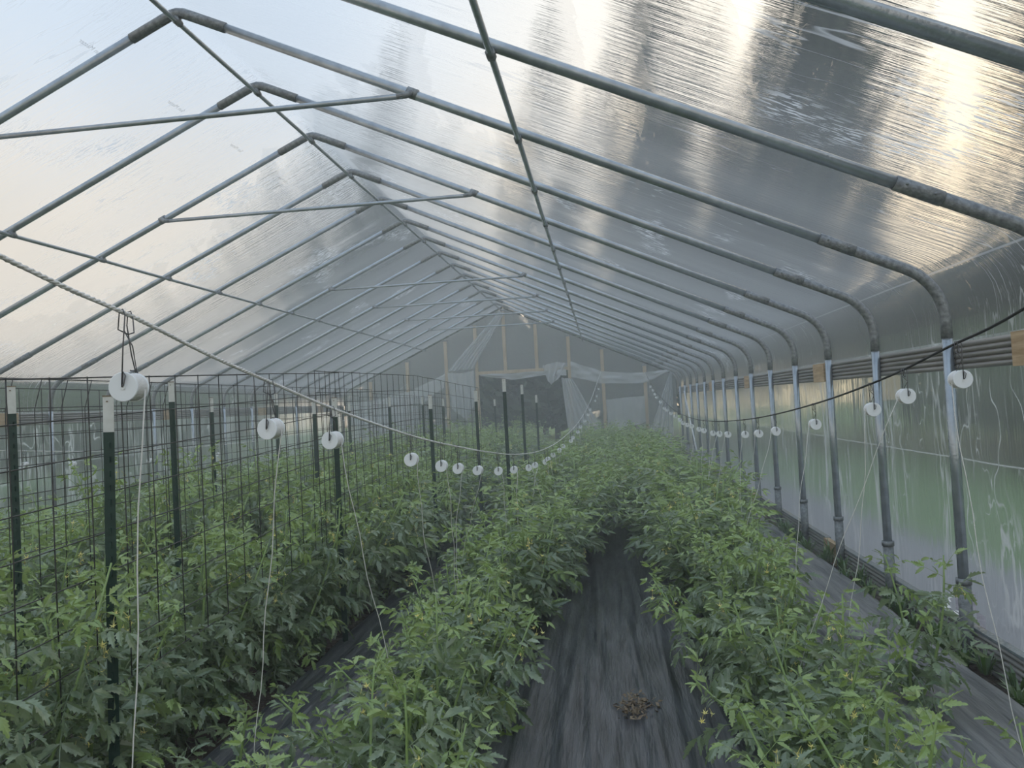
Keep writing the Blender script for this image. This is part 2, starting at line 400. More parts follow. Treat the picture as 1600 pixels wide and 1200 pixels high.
def side_film(name, x0, sgn, hole=None):
    nY, nZ = 440, 34
    def fn(i, j):
        y = Y0+(Y1-Y0)*i/(nY-1); z = 1.90-(1.90-0.02)*j/(nZ-1)
        loose = math.sin(PI*min(1, (1.9-z)/1.8))
        w = 0.030*fbm(y*1.3+z*0.35, z*0.5, 3.3)*loose + 0.014*fbm(y*5.0+z*1.4, z*0.7, 8.1)*loose + 0.006*fbm(y*13+z*2, z*1.2, 2.2)*loose
        f = 0.010*math.exp(-((z-1.17)/0.02)**2)
        return (x0+sgn*(0.03+w+f), y, z)
    sk = None
    if hole:
        def sk(i, j):
            y = Y0+(Y1-Y0)*(i+0.5)/(nY-1); z = 1.90-(1.90-0.02)*(j+0.5)/(nZ-1)
            return any(abs(y-hy)/ry < 1 and ((y-hy)/ry)**2+((z-hz-(y-hy)*-0.4)/rz)**2 < 1 for hy, hz, ry, rz in hole)
    mb = MB(); mb.grid(nY, nZ, fn, sk)
    o = struct(mb.build(name, M['film_side'])); face_inwards(o, (RX, 10, 1)); return o
WR = side_film('wall_right', 2.15, 1, hole=[(5.12, 0.27, 0.14, 0.085), (4.95, 0.17, 0.08, 0.07)])
WL = side_film('wall_left', -7.59, -1)
def torn():
    m = MB(); r = random.Random(2)
    for k in range(16):
        a = 2*PI*k/16; y, z = 5.12+0.15*math.cos(a), 0.27+0.09*math.sin(a)-0.06*math.cos(a)
        m.add([(2.15, y-0.02, z-0.01), (2.15, y+0.02, z+0.01), (2.15-r.uniform(0.01, 0.05), y+r.uniform(-0.02, 0.02)-0.03*math.cos(a), z-0.035*math.sin(a)+r.uniform(-0.015, 0.015))], [(0, 1, 2)])
    m.build('torn_edge', M['twine'], WR, smooth=False)
torn()
# front wall behind the camera
mb = MB(); mb.grid(21, 2, lambda i, j: (-7.55+9.66*i/20, Y0, 0.0 if j == 0 else roof_z(-7.55+9.66*i/20)))
o = struct(mb.build('wall_front', M['film_end'])); face_inwards(o, (RX, 10, 1))

# end wall: film, studs, header, doorway
def end_wall():
    mb = MB(); nx = 97
    xs = sorted(set([round(-7.5+9.6*i/(nx-1), 3) for i in range(nx)] + [-3.52, -0.87]))
    for a, b in zip(xs[:-1], xs[1:]):
        base = 2.64 if (a >= -3.521 and b <= -0.869) else 0.0
        k = 18
        vs = []
        for x in (a, b):
            top = min(roof_z(x)+0.02, roof_z(x))
            for q in range(k+1):
                z = base+(top-base)*q/k
                vs.append((x, Y1+0.02+0.02*fbm(x*2.5, z*1.0, 5.0), z))
        mb.add(vs, [(q, k+1+q, k+2+q, q+1) for q in range(k)])
    o = struct(mb.build('wall_back', M['film_end'])); face_inwards(o, (RX, 10, 1))
    for x, lean, zb in ((-5.58, 0.0, 0), (-4.42, 0.0, 0), (-3.53, 0.0, 0), (-2.69, 0.0, 2.62), (-1.78, 0.0, 2.62), (-0.86, 0.0, 0), (0.075, 0.0, 0), (1.245, 0.0, 0), (-6.7, 0, 0)):
        zt = roof_z(x)-0.05
        m = MB(); m.box((x, Y1-0.05, (zb+zt)/2), (0.095, 0.045, zt-zb)); m.build('stud', M['wood'], o, smooth=False)
        m = MB(); m.box((x, Y1-0.055, zt-0.01), (0.15, 0.05, 0.05)); m.build('strap', M['old_steel'], o, smooth=False)
    m = MB(); m.box(((-3.53-0.86)/2, Y1-0.055, 2.605), (2.62, 0.05, 0.095)); m.build('header_beam', M['wood'], o, smooth=False)
    # sill plate beside the doorway
    m = MB(); m.box((0.65, Y1-0.04, 0.05), (2.9, 0.09, 0.09)); m.build('sill_plate', M['wood'], o, smooth=False)
    return o
WB = end_wall()

def ribbed(mb, x, y0, y1, z0, z1, ribs, depth, sgn):
    """extruded board with rounded ribs facing the aisle; sgn=-1 faces -x"""
    prof = []
    k = ribs*6
    for i in range(k+1):
        t = i/k
        prof.append((x+sgn*(depth*0.25+depth*0.75*abs(math.sin(PI*t*ribs))**0.7), z0+(z1-z0)*t))
    ring = prof + [(x-sgn*0.025, z1), (x-sgn*0.025, z0)]
    n = len(ring)
    vs = [(a, y0, b) for a, b in ring]+[(a, y1, b) for a, b in ring]
    fs = [(i, n+i, n+(i+1) % n, (i+1) % n) for i in range(n)] + [tuple(range(n)), tuple(reversed(range(n, 2*n)))]
    if sgn > 0: fs = [tuple(reversed(f)) for f in fs]
    mb.add(vs, fs); return mb

BLK = [0.3, 4.0, 7.7, 11.4, 15.1, 18.8]
def rail(name, x, z0, z1, sgn, blocks, ribs, cap=False):
    root = empty(name, (x, 0, 0)); struct(root)
    ys = [Y0+0.1] + [b for b in blocks] + [Y1-0.15]
    for i in range(len(ys)-1):
        a = ys[i]+(0.17 if i else 0); b = ys[i+1]-(0.17 if i < len(ys)-2 else 0)
        ribbed(MB(), 0, a, b, z0, z1, ribs, 0.022, sgn).build('ribbed_board', M['rib'], root, smooth=False)
        if cap:
            m = MB(); m.box((-sgn*0.005, (a+b)/2, z1+0.008), (0.05, b-a, 0.016)); m.build('cap_strip', M['steel'], root, smooth=False)
    for b in blocks:
        m = MB(); m.box((sgn*0.012, b, (z0+z1)/2), (0.05, 0.36, z1-z0+0.015)); m.build('wood_block', M['block'], root, smooth=False)
    return root
rail('trim_1', 2.125, EYE+0.068, EYE+0.228, -1, BLK, 5)
rail('trim_2', -7.565, EYE+0.068, EYE+0.228, 1, [5.3, 9.0, 12.7, 16.4, 20.0], 5)
rail('trim_3', 2.125, -0.03, 0.175, -1, BLK, 6, True)
rail('trim_4', -7.565, -0.03, 0.175, 1, [5.3, 9.0, 12.7, 16.4], 6, True)

# ------------------------------------------------------------------ arches, purlins, ties
def make_arch_meshes():
    R = 0.030
    me = {}
    pr = half_profile(0.0, 9)
    # straight rafter from ridge to the sleeve, then bend + upright post
    def raf(s):
        m = MB(); m.tube([(RX+s*0.10, 0, ZR-SL*0.10), (RX+s*4.30, 0, ZR-SL*4.30)], R, 12); return m.mesh('rafter', M['steel'])
    arc = pr[-9:]
    def bend(s):
        m = MB(); pts = [(RX+s*4.28, 0, ZR-SL*4.28)] + [(RX+s*d, 0, z) for d, z in arc] + [(RX+s*4.80, 0, EYE+0.26)]
        m.tube(pts, R*1.08, 12); return m.mesh('bend', M['old_steel'])
    def post(s):
        m = MB(); m.tube([(RX+s*4.80, 0, EYE+0.30), (RX+s*4.80, 0, 0.36)], R*1.0, 12); return m.mesh('post', M['steel'])
    def stake(s):
        m = MB(); m.tube([(RX+s*4.80, 0, 0.46), (RX+s*4.80, 0, -0.10)], R*1.25, 12)
        m.tube([(RX+s*4.80, 0, 0.44), (RX+s*4.80, 0, 0.475)], R*1.45, 12); return m.mesh('ground_stake', M['old_steel'])
    def sleeve(s):
        m = MB(); m.tube([(RX+s*4.10, 0, ZR-SL*4.10), (RX+s*4.30, 0, ZR-SL*4.30)], R*1.16, 12)
        for q in (4.14, 4.26): m.tube([(RX+s*q, -R*1.4, ZR-SL*q), (RX+s*q, R*1.4, ZR-SL*q)], 0.007, 6)
        return m.mesh('sleeve', M['old_steel'])
    m = MB()
    m.tube([(RX-0.34, 0, ZR-SL*0.34), (RX-0.10, 0, ZR-SL*0.10-0.002), (RX-0.045, 0, ZR-0.024), (RX, 0, ZR-0.016), (RX+0.045, 0, ZR-0.024), (RX+0.10, 0, ZR-SL*0.10-0.002), (RX+0.34, 0, ZR-SL*0.34)], R*1.16, 12)
    ridge = m.mesh('ridge_joint', M['old_steel'])
    for s in (1, -1): me[s] = [('rafter', raf(s)), ('bend', bend(s)), ('post', post(s)), ('ground_stake', stake(s)), ('sleeve', sleeve(s))]
    return me, ridge
AM, RIDGE = make_arch_meshes()
near_lab = {2: 'galvanised pipe roof arch closest overhead, crossing the top right corner', 3: 'galvanised pipe roof arch, second closest overhead, between corner arch and first cross tie',
            4: 'galvanised pipe roof arch carrying the closest and largest cross tie', 5: 'galvanised pipe roof arch standing between the two closest cross ties',
            6: 'galvanised pipe roof arch carrying the second closest cross tie'}
for n in range(2, 18):
    lab = near_lab.get(n) or 'galvanised pipe roof arch, %s counted from the timber stud end wall' % ORD[17-n]
    a = empty('roof_arch', (0, 1.22*n, 0)); tag(a, lab, 'arch', 'galvanised roof arches')
    for s in (1, -1):
        for nm, me in AM[s]: put(nm, me, a)
    put('ridge_joint', RIDGE, a)

def purlin(x, z, lab, r=0.017):
    a = empty('roof_purlin', (x, 0, z)); tag(a, lab, 'pipe', 'long roof pipes')
    m = MB(); pts = [(0.006*fbm(i*0.7, x), 1.0+(Y1-1.1-0.0)*i/24, -0.006*math.sin(PI*((i*0.87/1.22) % 1))) for i in range(25)]
    m.tube(pts, r, 10); m.build('pipe', M['steel'], a)
    for n in range(1, 18):
        m = MB(); m.tube([(0, 1.22*n-0.03, 0.0), (0, 1.22*n+0.03, 0.0)], r*1.5, 8); m.box((0, 1.22*n, r*1.4), (0.03, 0.05, r*1.6)); m.build('clamp', M['old_steel'], a)
purlin(RX, ZR-0.075, 'straight grey ridge pipe running under the peak of the roof')
purlin(-0.44, roof_z(-0.44)-0.05, 'straight grey pipe running along the middle of the slope above the path')
purlin(-5.0, roof_z(-5.0)-0.05, 'straight grey pipe running along the roof slope above the wire fences')

tl = ['closest and largest grey cross tie, high between the roof slopes', 'second closest grey cross tie between the roof slopes', 'third closest grey cross tie between the roof slopes',
      'third grey cross tie from the end wall', 'second grey cross tie from the end wall', 'grey cross tie nearest the timber stud end wall']
for i, n in enumerate((4, 6, 10, 12, 14, 16)):
    y = 1.22*n-0.045; d = 1.58; z = ZR-SL*d-0.035
    a = empty('cross_tie', (RX, y, z)); tag(a, tl[i], 'brace', 'cross ties under the roof')
    m = MB(); m.tube([(-d+0.03, 0, 0), (d-0.03, 0, 0)], 0.018, 10); m.build('tie_pipe', M['steel'], a)
    for s in (-1, 1):
        m = MB(); m.tube([(s*(d-0.07), 0, 0), (s*(d-0.01), 0, 0.004), (s*(d+0.02), 0.02, 0.03)], [0.019, 0.022, 0.024], 8)
        m.tube([(s*(d+0.055), 0.045, 0.035-SL*0.055+0.005), (s*(d-0.01), 0.045, 0.035+SL*0.01+0.005)], 0.036, 10)
        m.build('end_clamp', M['old_steel'], a)

# printed lettering on the outside of the roof film, read mirrored from inside
def prints():
    for y in (4.76, 5.80, 6.83, 7.87, 8.9, 3.72):
        cu = bpy.data.curves.new('print', 'FONT'); cu.body = 'Sun Master'; cu.size = 0.05; cu.align_x = 'CENTER'
        t = bpy.data.objects.new('tmp', cu); C.objects.link(t)
        dg = bpy.context.evaluated_depsgraph_get(); me = bpy.data.meshes.new_from_object(t.evaluated_get(dg))
        bpy.data.objects.remove(t)
        o = put('film_print', me, CEIL); me.materials.clear(); me.materials.append(M['print'])
        x = -3.29; th = math.atan(SL)
        ex = Vector((0, -1, 0)); ey = Vector((math.cos(th), 0, math.sin(th))); ez = ex.cross(ey)
        base = Vector((x, y, roof_z(x)+0.006))
        o.matrix_local = Matrix(((ex.x, ey.x, ez.x, base.x), (ex.y, ey.y, ez.y, base.y), (ex.z, ey.z, ez.z, base.z), (0, 0, 0, 1)))
prints()

# ------------------------------------------------------------------ loose plastic on the end wall
def drape(top, bot, nfold, amp, lab, y=Y1-0.12, nu=40, nv=14, sag=0.0, seed=0.0):
    def along(pl, t):
        k = len(pl)-1; q = min(k-1e-6, t*k); i = int(q); f = q-i
        return Vector((pl[i][0]*(1-f)+pl[i+1][0]*f, 0, pl[i][1]*(1-f)+pl[i+1][1]*f))
    def fn(i, j):
        u = i/(nu-1); v = j/(nv-1)
        p = along(top, u)*(1-v)+along(bot, u)*v
        a = amp*(0.5+0.5*v)
        p.y = y - abs(a)*0.2 + a*math.sin(2*PI*nfold*u+2.0*fbm(u*3, v*2, seed)) + 0.5*a*fbm(u*7, v*3, seed+3)
        p.z += -sag*math.sin(PI*u)*(0.4+0.6*v) + 0.03*fbm(u*5, v*2, seed+9)
        return p
    mb = MB(); mb.grid(nu, nv, fn); o = mb.build('plastic_drape', M['film_drape']); face_inwards(o, (RX, 0, 1.5))
    tag(o, lab, 'plastic sheet', 'loose plastic on the end wall'); return o
drape([(-2.78, 4.36), (-2.62, 4.30)], [(-4.38, 2.70), (-3.62, 2.74)], 6, 0.05, 'long gathered strip of clear plastic pulled from the roof peak down past the doorway', seed=1)
drape([(-4.38, 2.68), (-3.95, 2.62), (-3.60, 2.72)], [(-4.30, 1.62), (-3.9, 1.30), (-3.62, 1.75)], 4, 0.06, 'crumpled white plastic hanging beside the doorway stud', seed=2)
drape([(-4.45, 2.66), (-5.5, 2.20), (-6.4, 2.02), (-7.3, 1.95)], [(-4.5, 2.25), (-5.5, 1.60), (-6.4, 1.35), (-7.3, 1.25)], 7, 0.05, 'sagging clear plastic swag between doorway and fence side of the end wall', seed=3)
drape([(-5.3, 1.75), (-7.3, 1.45)], [(-5.3, 0.45), (-7.3, 0.35)], 9, 0.04, 'hanging bluish plastic sheet low behind the wire fences', seed=3.5, y=Y1-0.10)
drape([(-3.45, 2.56), (-2.4, 2.56), (-1.5, 2.56), (-0.95, 2.58)], [(-3.40, 2.53), (-2.5, 2.36), (-1.6, 2.44), (-0.95, 2.40)], 3, 0.05, 'white plastic hem sagging below the timber doorway header', seed=4, nv=8)
drape([(-1.62, 2.72), (-1.2, 2.80), (-0.92, 2.74)], [(-1.50, 2.30), (-1.40, 2.16), (-1.15, 2.35)], 3, 0.07, 'bunched white plastic knot drooping over the doorway header', seed=5)
drape([(-0.82, 2.80), (0.05, 2.46), (1.2, 2.34), (2.02, 2.44)], [(-0.82, 2.35), (0.05, 2.12), (1.2, 2.06), (2.02, 2.38)], 4, 0.05, 'pale plastic swag slung from doorway to the tunnel corner', seed=6)
drape([(0.12, 1.66), (1.20, 1.70)], [(0.15, 0.92), (0.7, 0.82), (1.20, 0.98)], 2, 0.03, 'bluish plastic panel hung between the last two studs', seed=7)
drape([(-1.1, 2.34), (-0.8, 2.30)], [(-0.95, 0.4), (0.0, 0.75)], 5, 0.05, 'clear plastic fanning down from the doorway stud', seed=8)
drape([(2.0, 2.42), (1.95, 2.36)], [(1.95, 0.35), (1.30, 0.75)], 5, 0.05, 'clear plastic fanning down from the tunnel corner', seed=9)
a = empty('crank_pole', (2.02, 18.2, 0)); tag(a, 'white roll-up crank pole leaning by the end corner of the side film', 'pole')
m = MB(); m.tube([(0.01, 1.1, 1.76), (0.0, -0.9, 0.40)], 0.016, 8); m.build('pole_tube', M['spool'], a)
m = MB(); m.tube([(0.0, -0.9, 0.40), (-0.02, -0.95, 0.36), (-0.14, -0.95, 0.36)], 0.011, 8); m.build('crank_handle', M['steel'], a)

# ------------------------------------------------------------------ weed mats on the ground
def mat_sheet(x0, x1, y0, y1, lab, material, seed, ridge=None, z=0.015):
    nx, ny = int((x1-x0)/0.022)+1, int((y1-y0)/0.14)+1
    def fn(i, j):
        y = y0+(y1-y0)*i/(ny-1); x = x0+(x1-x0)*j/(nx-1)
        wob = 0.06*fbm(y*0.5, seed)
        h = 0.045*(1-abs(fbm((x+wob)*5.5, y*0.25, seed)))**3 + 0.022*(1-abs(fbm((x+wob)*13, y*0.35, seed+5)))**3 + 0.006*fbm(x*6, y*5, seed+2)
        if ridge: h += 0.05*math.exp(-((x-ridge-0.03*fbm(y*0.6, 3))/0.035)**2)
        ed = 0.03*fbm(y*1.2, seed+7) if j in (0, nx-1) else 0
        return (x+ed, y, z+h)
    mb = MB(); mb.grid(ny, nx, fn); mb.f = [tuple(reversed(f)) for f in mb.f]
    o = mb.build('weed_mat', material); tag(o, lab, 'weed mat'); return o
mat_sheet(-0.80, 0.78, 0.8, 21.6, 'wrinkled black plastic sheet covering the middle path', M['mat'], 1.3)
mat_sheet(-1.95, -1.12, 0.8, 21.0, 'wrinkled black plastic sheet beside the nearest wire fence', M['mat'], 4.1)
mat_sheet(1.02, 1.95, 0.8, 21.0, 'dusty grey plastic sheet along the ribbed base board', M['mat_old'], 7.7, ridge=1.86)
def litter():
    m = MB(); r = random.Random(5)
    for k in range(150):
        x = r.gauss(0.09, 0.045); y = r.gauss(4.05, 0.08); a = r.uniform(0, 6.3); s = r.uniform(0.006, 0.016)
        z = 0.05+r.uniform(0, 0.025); c, d = math.cos(a), math.sin(a)
        q = [(-s*1.6, 0), (0, -s*0.5), (s*1.6, 0), (0, s*0.5)]
        m.add([(x+u*c-v*d, y+u*d+v*c, z+r.uniform(-0.008, 0.014)) for u, v in q], [(0, 1, 2, 3)])
    for k in range(8):
        x = 0.07+r.uniform(-0.06, 0.06); y = 4.05+r.uniform(-0.1, 0.1); a = r.uniform(0, 6.3)
        m.tube([(x, y, 0.06), (x+0.06*math.cos(a), y+0.06*math.sin(a), 0.075)], 0.003, 4)
    tag(m.build('leaf_litter', M['litter'], smooth=False), 'small heap of dry brown leaf litter on the middle path', 'litter', kind='stuff')
litter()

# ------------------------------------------------------------------ fence posts and wire panels
def tpost_meshes():
    # T section, 38 mm face, studs on the face; local z from 0 (ground) up to 1
    def sect(mb, z0, z1):
        P = [(-0.019, 0.0), (0.019, 0.0), (0.019, 0.004), (0.0035, 0.006), (0.0025, 0.032), (-0.0025, 0.032), (-0.0035, 0.006), (-0.019, 0.004)]
        n = len(P); vs = [(x, y, z0) for x, y in P]+[(x, y, z1) for x, y in P]
        mb.add(vs, [(i, (i+1) % n, n+(i+1) % n, n+i) for i in range(n)]+[tuple(reversed(range(n))), tuple(range(n, 2*n))])
    return sect
sect = tpost_meshes()
def tpost(x, y, top, lab, grp, lean=(0, 0), rot=0.0, tip=0.137):
    a = empty('fence_post', (x, y, 0)); tag(a, lab, 'fence post', grp)
    a.rotation_euler = (lean[1], lean[0], rot)
    m = MB(); sect(m, -0.1, top-tip)
    m.build('post_shaft', M['post_green'], a, smooth=False)
    m = MB()
    for k in range(int((top-tip-0.1)/0.054)): m.box((0, -0.004, 0.12+0.054*k), (0.008, 0.009, 0.022))
    m.build('stud_row', M['post_green'], a, smooth=False)['kind'] = 'stuff'
    m = MB(); sect(m, top-tip, top); m.build('white_tip', M['post_white'], a, smooth=False)
    m = MB(); m.box((0, 0.002, top+0.001), (0.04, 0.008, 0.004)); m.box((-0.004, -0.0008, top-0.02), (0.007, 0.003, 0.005)); m.build('rust_edge', M['rust'], a, smooth=False)
    return a
F1 = [(-1.90, 2.72, 1.765), (-1.90, 5.318, 1.767), (-1.72, 7.62, 1.79), (-1.56, 9.5, 1.85)]
for i, (x, y, t) in enumerate(F1):
    tpost(x, y, t, '%s dark green white-tipped post of the fence nearest the hanging white rope' % ['closest', 'second', 'third', 'last'][i], 'posts of the nearest fence', (0.02 if i == 0 else 0.0, 0), 0.35)
for i, (x, y, t) in enumerate([(-1.02, 8.1, 1.93), (-1.12, 10.9, 1.93), (-1.15, 13.6, 1.80), (-2.15, 15.4, 1.78)]):
    tpost(x, y, t, ['tall white-tipped post standing alone in front of the dark doorway', 'second white-tipped post alone before the doorway', 'small far white-tipped post at the doorway edge', 'smallest white-tipped post far off below the doorway header'][i], 'lone posts before the doorway', rot=0.3)
for i, (x, y, t) in enumerate([(-2.95, 3.553, 1.876), (-2.95, 5.005, 1.932), (-2.95, 7.641, 1.80), (-2.95, 10.487, 1.844), (-2.95, 12.503, 1.861), (-2.95, 14.154, 1.83)]):
    tpost(x, y, t, '%s white-tipped post along the middle wire fence' % ['closest', 'second', 'third', 'fourth', 'fifth', 'sixth'][i], 'posts of the middle fence', rot=0.35)
for i, (x, y, t) in enumerate([(-3.72, 6.992, 1.87), (-3.72, 8.476, 1.925), (-3.72, 11.037, 1.823)]):
    tpost(x, y, t, '%s post of the fence farthest from the hanging white rope' % ['closest', 'second', 'third'][i], 'posts of the far fence', rot=0.35)

def wire_panel(path, top_fn, lab, bent=None, hn=9, gap=0.152, r=0.0026, wob=0.0):
    """path: fn(s)->(x,y), s in metres along the panel 0..4.88 ; top_fn(s)->z"""
    root = empty('wire_panel', (*path(0), 0)); tag(root, lab, 'wire fence', 'welded wire panels')
    ox, oy = path(0)
    def P(s, z, dx=0.0): x, y = path(s); return (x-ox+dx, y-oy, z)
    def off(d):   # depth below top -> sideways bend
        return bent*max(0, 1-d/0.16)**1.0 if bent else 0.0
    for k in range(hn):
        m = MB(); pts = []
        for i in range(33):
            s = 4.88*i/32
            pts.append(P(s, top_fn(s)-gap*k+wob*fbm(s*1.5, k*2.3, 1), off(gap*k)))
        m.tube(pts, r*(1.2 if k == 0 else 1.0), 5); m.build('horizontal_wire', M['wire'], root)
    for i in range(25):
        s = 4.88*i/24; h = top_fn(s)
        m = MB(); wv = 0.010*fbm(i*1.7, ox, 3)
        m.tube([P(s, h+0.004, off(0)), P(s, h-0.08, off(0.08)), P(s, h-0.16, wv), P(s, h-0.6, wv*2), P(s, h-gap*(hn-1)-0.004, 0)], r, 5)
        m.build('vertical_wire', M['wire'], root)
    return root
wire_panel(lambda s: (-1.95, 0.70+s), lambda s: 1.755+0.042*s, 'closest welded wire panel, tied to the first dark green white-tipped post', wob=0.004)
def p2(s):
    y = 5.09+s*0.985; x = -1.95+0.36*max(0, (s-3.2)/1.68)**1.6; return (x, y)
wire_panel(p2, lambda s: 1.955+0.02*s-0.16*max(0, (s-2.9)/1.98)**1.5, 'welded wire panel curling in at its far end beside the white rope', wob=0.006)
wire_panel(lambda s: (-3.03, 0.15+s), lambda s: 1.90+0.006*s, 'middle fence wire panel with its top wires bent over', bent=0.05)
wire_panel(lambda s: (-3.03, 5.06+s), lambda s: 1.93+0.004*s, 'second wire panel along the middle fence')
wire_panel(lambda s: (-3.03, 9.96+s), lambda s: 1.90-0.01*s, 'third and farthest wire panel along the middle fence')
wire_panel(lambda s: (-3.80, 2.0+s), lambda s: 1.93, 'closest wire panel of the fence by the rope-less beds')
wire_panel(lambda s: (-3.80, 6.9+s), lambda s: 1.92, 'second wire panel of the fence farthest from the white rope')
wire_panel(lambda s: (-3.80, 11.8+s), lambda s: 1.90, 'third wire panel of the fence farthest from the white rope')

# ------------------------------------------------------------------ ropes and twine spools
def smooth_path(pts, k=6):
    P = [Vector(p) for p in pts]; out = []
    for i in range(len(P)-1):
        a, b, c, d = P[max(0, i-1)], P[i], P[i+1], P[min(len(P)-1, i+2)]
        # parametrise by y so that spacing is uneven safely
        for q in range(k):
            t = q/k
            out.append(0.5*((2*b)+(c-a)*t+(2*a-5*b+4*c-d)*t*t+(3*b-a-3*c+d)*t**3))
    out.append(P[-1]); return out
def interp_y(pts, y):
    for a, b in zip(pts[:-1], pts[1:]):
        if a[1] <= y <= b[1]:
            t = (y-a[1])/(b[1]-a[1]); return Vector(a).lerp(Vector(b), t)
    return Vector(pts[-1])
R1 = [(-1.0, 0.2, 2.16), (-0.951, 1.132, 1.934), (-0.937, 1.476, 1.867), (-0.925, 1.748, 1.806), (-0.911, 2.074, 1.744), (-0.892, 2.51, 1.665), (-0.856, 3.346, 1.539),
      (-0.826, 4.037, 1.455), (-0.782, 5.078, 1.346), (-0.722, 6.457, 1.229), (-0.645, 8.264, 1.153), (-0.548, 10.5, 1.164), (-0.414, 13.63, 1.298), (-0.258, 17.26, 1.62), (-0.10, 20.3, 2.10), (0.03, 21.84, 2.46)]
R2 = [(1.13, 0.2, 2.30), (1.137, 1.3, 2.05), (1.139, 2.203, 1.835), (1.141, 2.68, 1.762), (1.143, 3.283, 1.675), (1.147, 4.247, 1.575), (1.152, 5.567, 1.476), (1.158, 6.915, 1.408), (1.164, 8.579, 1.357), (1.173, 10.85, 1.352),
      (1.185, 13.6, 1.46), (1.20, 17.4, 1.80), (1.215, 20.1, 2.17), (1.23, 21.84, 2.44)]
R3 = [(-5.9, 0.2, 2.2), (-5.9, 4.0, 1.75), (-5.85, 7.5, 1.42), (-5.8, 10, 1.30), (-5.75, 13, 1.28), (-5.7, 16, 1.45), (-5.65, 19, 1.85), (-5.6, 21.84, 2.4)]
RP1, RP2, RP3 = smooth_path(R1), smooth_path(R2), smooth_path(R3)
def rope(pts, r, lab, mat, strands=True):
    o = empty('support_rope', pts[0]); tag(o, lab, 'rope')
    base = pts[0]; m = MB()
    if strands:   # twisted strands near the camera
        dense = []
        for a, b in zip(pts[:-1], pts[1:]):
            k = max(1, int((b-a).length/0.012)) if a.y < 3.2 else 2
            dense += [a.lerp(b, q/k) for q in range(k)]
        dense.append(pts[-1]); ln = 0; ph = [0]
        for a, b in zip(dense[:-1], dense[1:]): ln += (b-a).length; ph.append(ln)
        for s in range(3):
            pp = []
            for p, q in zip(dense, ph):
                an = q*2*PI/0.045+s*2*PI/3
                pp.append(p-base+Vector((math.cos(an), 0, math.sin(an)))*r*0.5)
            m = MB(); m.tube(pp, r*0.62, 5); m.build('strand', mat, o)
    else:
        m.tube([p-base for p in pts], r, 7); m.build('cord', mat, o)
    return o
rope(RP1, 0.0050, 'white twisted rope sagging along the row beside the nearest wire fence', M['rope'])
rope(RP2, 0.0045, 'thin black cord sagging along the row next to the side film', M['black_cord'], False)
rope(RP3, 0.0045, 'thin white cord far off behind the wire fences', M['rope'], False)

def spool_meshes():
    r, L = 0.0295, 0.049
    fl = []
    for s in (-1, 1):
        m = MB()
        m.lathe([(s*L/2, 0.004), (s*L/2, r*0.96), (s*L/2-s*0.0012, r), (s*(L/2-0.003), r), (s*(L/2-0.004), r*0.97), (s*(L/2-0.004), 0.004), (s*(L/2), 0.004), (s*(L/2+0.002), 0.0055), (s*(L/2+0.002), 0.0)], (0, 0, 0), (0, 1, 0), 28)
        fl.append(m.mesh('flange', M['spool'], smooth=False))
    m = MB(); prof = []
    k = 14
    for i in range(k*2+1):
        t = i/(k*2); prof.append((-(L/2-0.004)+(L-0.008)*t, r*0.93+0.0009*math.sin(i*PI)-0.0012*(i % 2)))
    m.lathe(prof, (0, 0, 0), (0, 1, 0), 24); tw = m.mesh('wound_twine', M['twine'])
    # bent wire hanger: two arms hooked over the rope, running down to the hub ends
    m = MB(); H = 0.135; w = 0.0014
    y0 = L/2+0.004
    m.tube([(0.000, -y0, 0.000), (0.004, -y0-0.001, 0.004), (0.008, -y0, 0.02), (0.003, -y0, 0.028), (0.0, -y0+0.001, 0.002)], w, 6)
    m.tube([(0.0, -y0, 0.0), (0.002, -y0+0.006, 0.07), (0.005, -0.015, H-0.004), (0.001, -0.015, H+0.007), (-0.006, -0.015, H+0.004), (-0.009, -0.017, H-0.03), (0.002, 0.0, H-0.038), (0.008, 0.012, H-0.034), (0.006, 0.014, H-0.01), (0.002, 0.014, H+0.006), (-0.004, 0.014, H+0.005), (-0.006, 0.012, H-0.02),
            (-0.002, 0.018, 0.06), (0.0, y0, 0.028), (0.0, y0, 0.0)], w, 6)
    m.tube([(0.0, y0, 0.0), (0.006, y0, 0.014), (0.003, y0, 0.03)], w, 6)
    m.tube([(-0.004, y0*0.5, r+0.002), (0.002, y0, 0.03), (0.01, 0.0, H-0.06), (-0.008, 0.004, H-0.03)], w, 6)
    hk = m.mesh('wire_hook', M['hook'])
    return fl, tw, hk
SB, ST, SH = spool_meshes()
def spool(x, y, z, ropepts, lab, grp, target, yaw=0.0, side=1):
    rp = interp_y(ropepts, y); dh = rp.z-z
    a = empty('twine_spool', (rp.x, y, z)); tag(a, lab, 'twine spool', grp); a.rotation_euler = (0, 0, yaw)
    for q in SB: put('flange', q, a)
    put('wound_twine', ST, a)
    h = put('wire_hook', SH, a); h.scale = (1, 1, max(0.6, dh/0.135))
    # the loose end running down into the plant
    t = Vector(target)-Vector((rp.x, y, z)); c, s = math.cos(-yaw), math.sin(-yaw); t = Vector((t.x*c-t.y*s, t.x*s+t.y*c, t.z))
    st = Vector((side*0.026, 0.004, -0.006)); pts = []
    wv = rnd.uniform(-0.03, 0.03)
    for i in range(13):
        f = i/12; p = st.lerp(t, f); b = math.sin(PI*f); p.x += wv*b; p.y += 0.4*wv*b
        p.x += 0.004*math.sin(f*17+y); pts.append(p)
    m = MB(); m.tube(pts, 0.0015 if y < 6 else 0.0022, 5); m.build('loose_twine', M['twine'], a)
    return a
